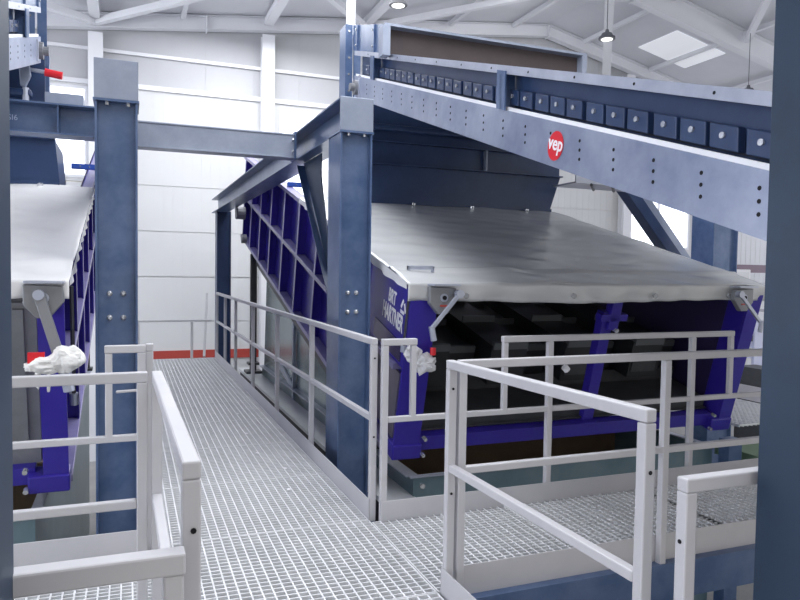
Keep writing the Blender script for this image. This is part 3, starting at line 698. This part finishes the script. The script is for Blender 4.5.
    c = q(2.5, 3.42, .125)+Vector((-.0015, 0, 0))
    B = basis(ax, ay, c)
    st_ = MB(B).cyl((0, 0, 0), (0, 0, .002), .084, 40).build('round_sticker', RED, t)
    st_['label'] = 'round red sticker with white letters'
    text('sticker_lettering', 'vep', WHITE, basis((-.048, -1, -.3174), ay, c) @ Matrix.Translation((0, .012, .003)), .115, st_, .002, 1.0).matrix_parent_inverse = I4.copy()
    bpy.context.view_layer.update()
    return t
CV = conveyor()
# sticker lettering parent fix: child of a mesh whose own offset is undone
for ch in CV.children_recursive:
    if ch.name.startswith('sticker_lettering'): ch.matrix_parent_inverse = I4.copy()
CV2 = dup(CV, (-5.71, 0, 0), 'pale end of a rising belt conveyor at the upper left corner', skip=('round_sticker',))
t = thing('locking_lever', 'lever with red grip at the upper left above the cross beam', 'lever', (-.85, 7.9, 3.4))
MB().cyl((-.78, 7.9, 3.46), (-.62, 7.9, 3.44), .038, 14).build('grip', RED, t)
MB().cyl((-.92, 7.9, 3.47), (-.78, 7.9, 3.46), .02, 10).build('stem', SILV, t)
MB().prism([(-1.02, 3.72), (-.94, 3.74), (-.9, 3.4), (-.95, 3.28), (-1.0, 3.3)], 'y', 7.86, 7.9).build('clamp_plate', CAP, t, .01)
MB().cyl((-.95, 7.88, 3.28), (-.95, 7.88, 2.95), .03, 10).build('rod', SILV, t)
tag(MB().box(-.88, -.78, 8.3, 8.4, 2.9, 3.75).build('bracket_post', BLUE), 'blue bolted bracket post right of the red lever', 'post')

# ============================================================ BAGS
def blob(name, c, sc, seed, m, parent=None, amp=.35, sub=4, fr=2.3):
    bm = bmesh.new(); bmesh.ops.create_icosphere(bm, subdivisions=sub, radius=1)
    for v in bm.verts:
        n = noise.noise(v.co*fr+Vector((seed, 0, 0)))+.5*abs(noise.noise(v.co*fr*2.4+Vector((0, seed, 0))))
        v.co = v.co*(1+amp*n)
        v.co = Vector((v.co.x*sc[0]+c[0], v.co.y*sc[1]+c[1], v.co.z*sc[2]+c[2]))
    me = bpy.data.meshes.new(name); bm.to_mesh(me); bm.free(); me.materials.append(m)
    o = bpy.data.objects.new(name, me); C.objects.link(o)
    if parent: o.parent = parent; o.matrix_parent_inverse = Matrix.Translation(-ROOTW(parent))
    return o
t = thing('plastic_bag', 'crumpled clear plastic bag with red cap by the right machine front post', 'bag', (1.86, 4.3, .9))
blob('bag_body', (2.04, 4.67, .827), (.085, .05, .065), 3, BAG, t, .5, 4, 2.0)
blob('bag_flap', (1.955, 4.68, .905), (.055, .04, .065), 8, BAG, t, .5, 4, 2)
MB().cyl((2.10, 4.64, .89), (2.10, 4.64, .945), .022, 12).build('red_cap', RED, t)
t = thing('white_bag', 'white cloth bag with red tag slung over the left railing', 'bag', (-.33, 3.87, 1.0))
blob('bag_body', (-.325, 4.35, .98), (.085, .065, .07), 5, CLOTH, t, .35, 4, 1.6)
blob('bag_fold', (-.445, 4.35, .945), (.09, .06, .045), 12, CLOTH, t, .4, 4, 1.8)
blob('bag_tail', (-.475, 4.34, .87), (.018, .02, .05), 2, CLOTH, t, .3, 3)
blob('bag_tail', (-.42, 4.34, .85), (.01, .02, .06), 4, CLOTH, t, .3, 3)
MB().box(-.525, -.44, 4.33, 4.36, .96, 1.02).build('red_tag', RED, t)
tag(MB().cyl((3.3, 4.7, .75), (3.33, 4.7, .72), .03, 8).build('paper_tag', WHITE), 'tiny white scrap hanging in front of the paddles', 'scrap')

# ============================================================ RIGHT BACKGROUND
GB = thing('floor_grating', 'steel grating panel of the walkway right of the machine', 'floor grating', (5.9, 5.3, -.03), 'far right walkway gratings')
g = grating(1.2, 1.0, .06, .06).build('bar_grid', GRAT); g.parent = GB
GB['label'] = 'grating panel right of the machine, nearest to the camera there'
for k, lb in enumerate(('second', 'third', 'fourth', 'farthest')): dup(GB, (0, (k+1)*1.0, 0), 'grating panel right of the machine, %s in its row' % lb, 'far right walkway gratings')
tag(MB().box(5.55, 8.5, 4.0, 5.28, -.3, -.2).build('green_platform', GREEN), 'green painted platform right of the bunker', 'platform')
railing('white railing along the right side walkway behind the machine', (7.2, 8, 0),
    [post(7.15, y) for y in (5.6, 7.1, 8.6, 10.1)] + [H_('top_rail', (7.15, 5.6, 1.1), (7.15, 10.1, 1.1)), H_('mid_rail', (7.15, 5.6, .6), (7.15, 10.1, .6)),
     H_('toe_board', (7.12, 5.6, .07), (7.12, 10.2, .07), .008, .18)])
t = thing('control_cabinet', 'white upright cabinet in the background right of the machine', 'cabinet', (9.95, 9.2, 0))
MB().box(9.6, 10.15, 9.0, 9.5, .62, 1.62).build('body', WHITE, t, .01); MB().box(9.63, 10.1, 8.985, 9.0, .66, 1.58).build('door', STEELW, t, .004)
MB().cyl((10.06, 8.97, 1.3), (10.06, 8.985, 1.3), .02, 10).build('lock', HOLE, t)
MB().box(9.85, 9.93, 9.1, 9.2, 1.62, 1.85).build('conduit', SILV, t)
t = thing('equipment_rack', 'lavender white equipment frame below the background cabinet', 'machine', (10.3, 9.3, 0))
MB().box(9.7, 10.75, 9.05, 9.5, .05, .55).build('body', LAV, t, .01)
for k in range(3):
    MB().box(9.8+k*.33, 10.02+k*.33, 9.04, 9.05, .35, .45).build('slot', DARK, t); MB().box(9.8+k*.33, 10.02+k*.33, 9.04, 9.05, .12, .22).build('slot', DARK, t)
MB().box(10.3, 10.5, 9.0, 9.05, -1.5, .7).box(9.5, 9.7, 9.1, 9.3, -1.5, .3).build('leg', LAV, t)
tag(MB().box(8.6, 11, 8.2, 8.9, -.62, -.4).build('low_wall', LAV), 'long low lavender white edge board behind the right walkway', 'board')
tag(MB().box(10.5, 21.9, 14.5, 14.8, 1.6, 1.82).build('cable_trough', mat('purple_brown', (120, 100, 112), .6)), 'purple brown trough along the far right wall', 'trough')
tag(MB().box(8.9, 9.3, 7.6, 8.1, -1.2, .1).build('motor_box', DARK), 'dark box among pale parts right of the machine', 'box')
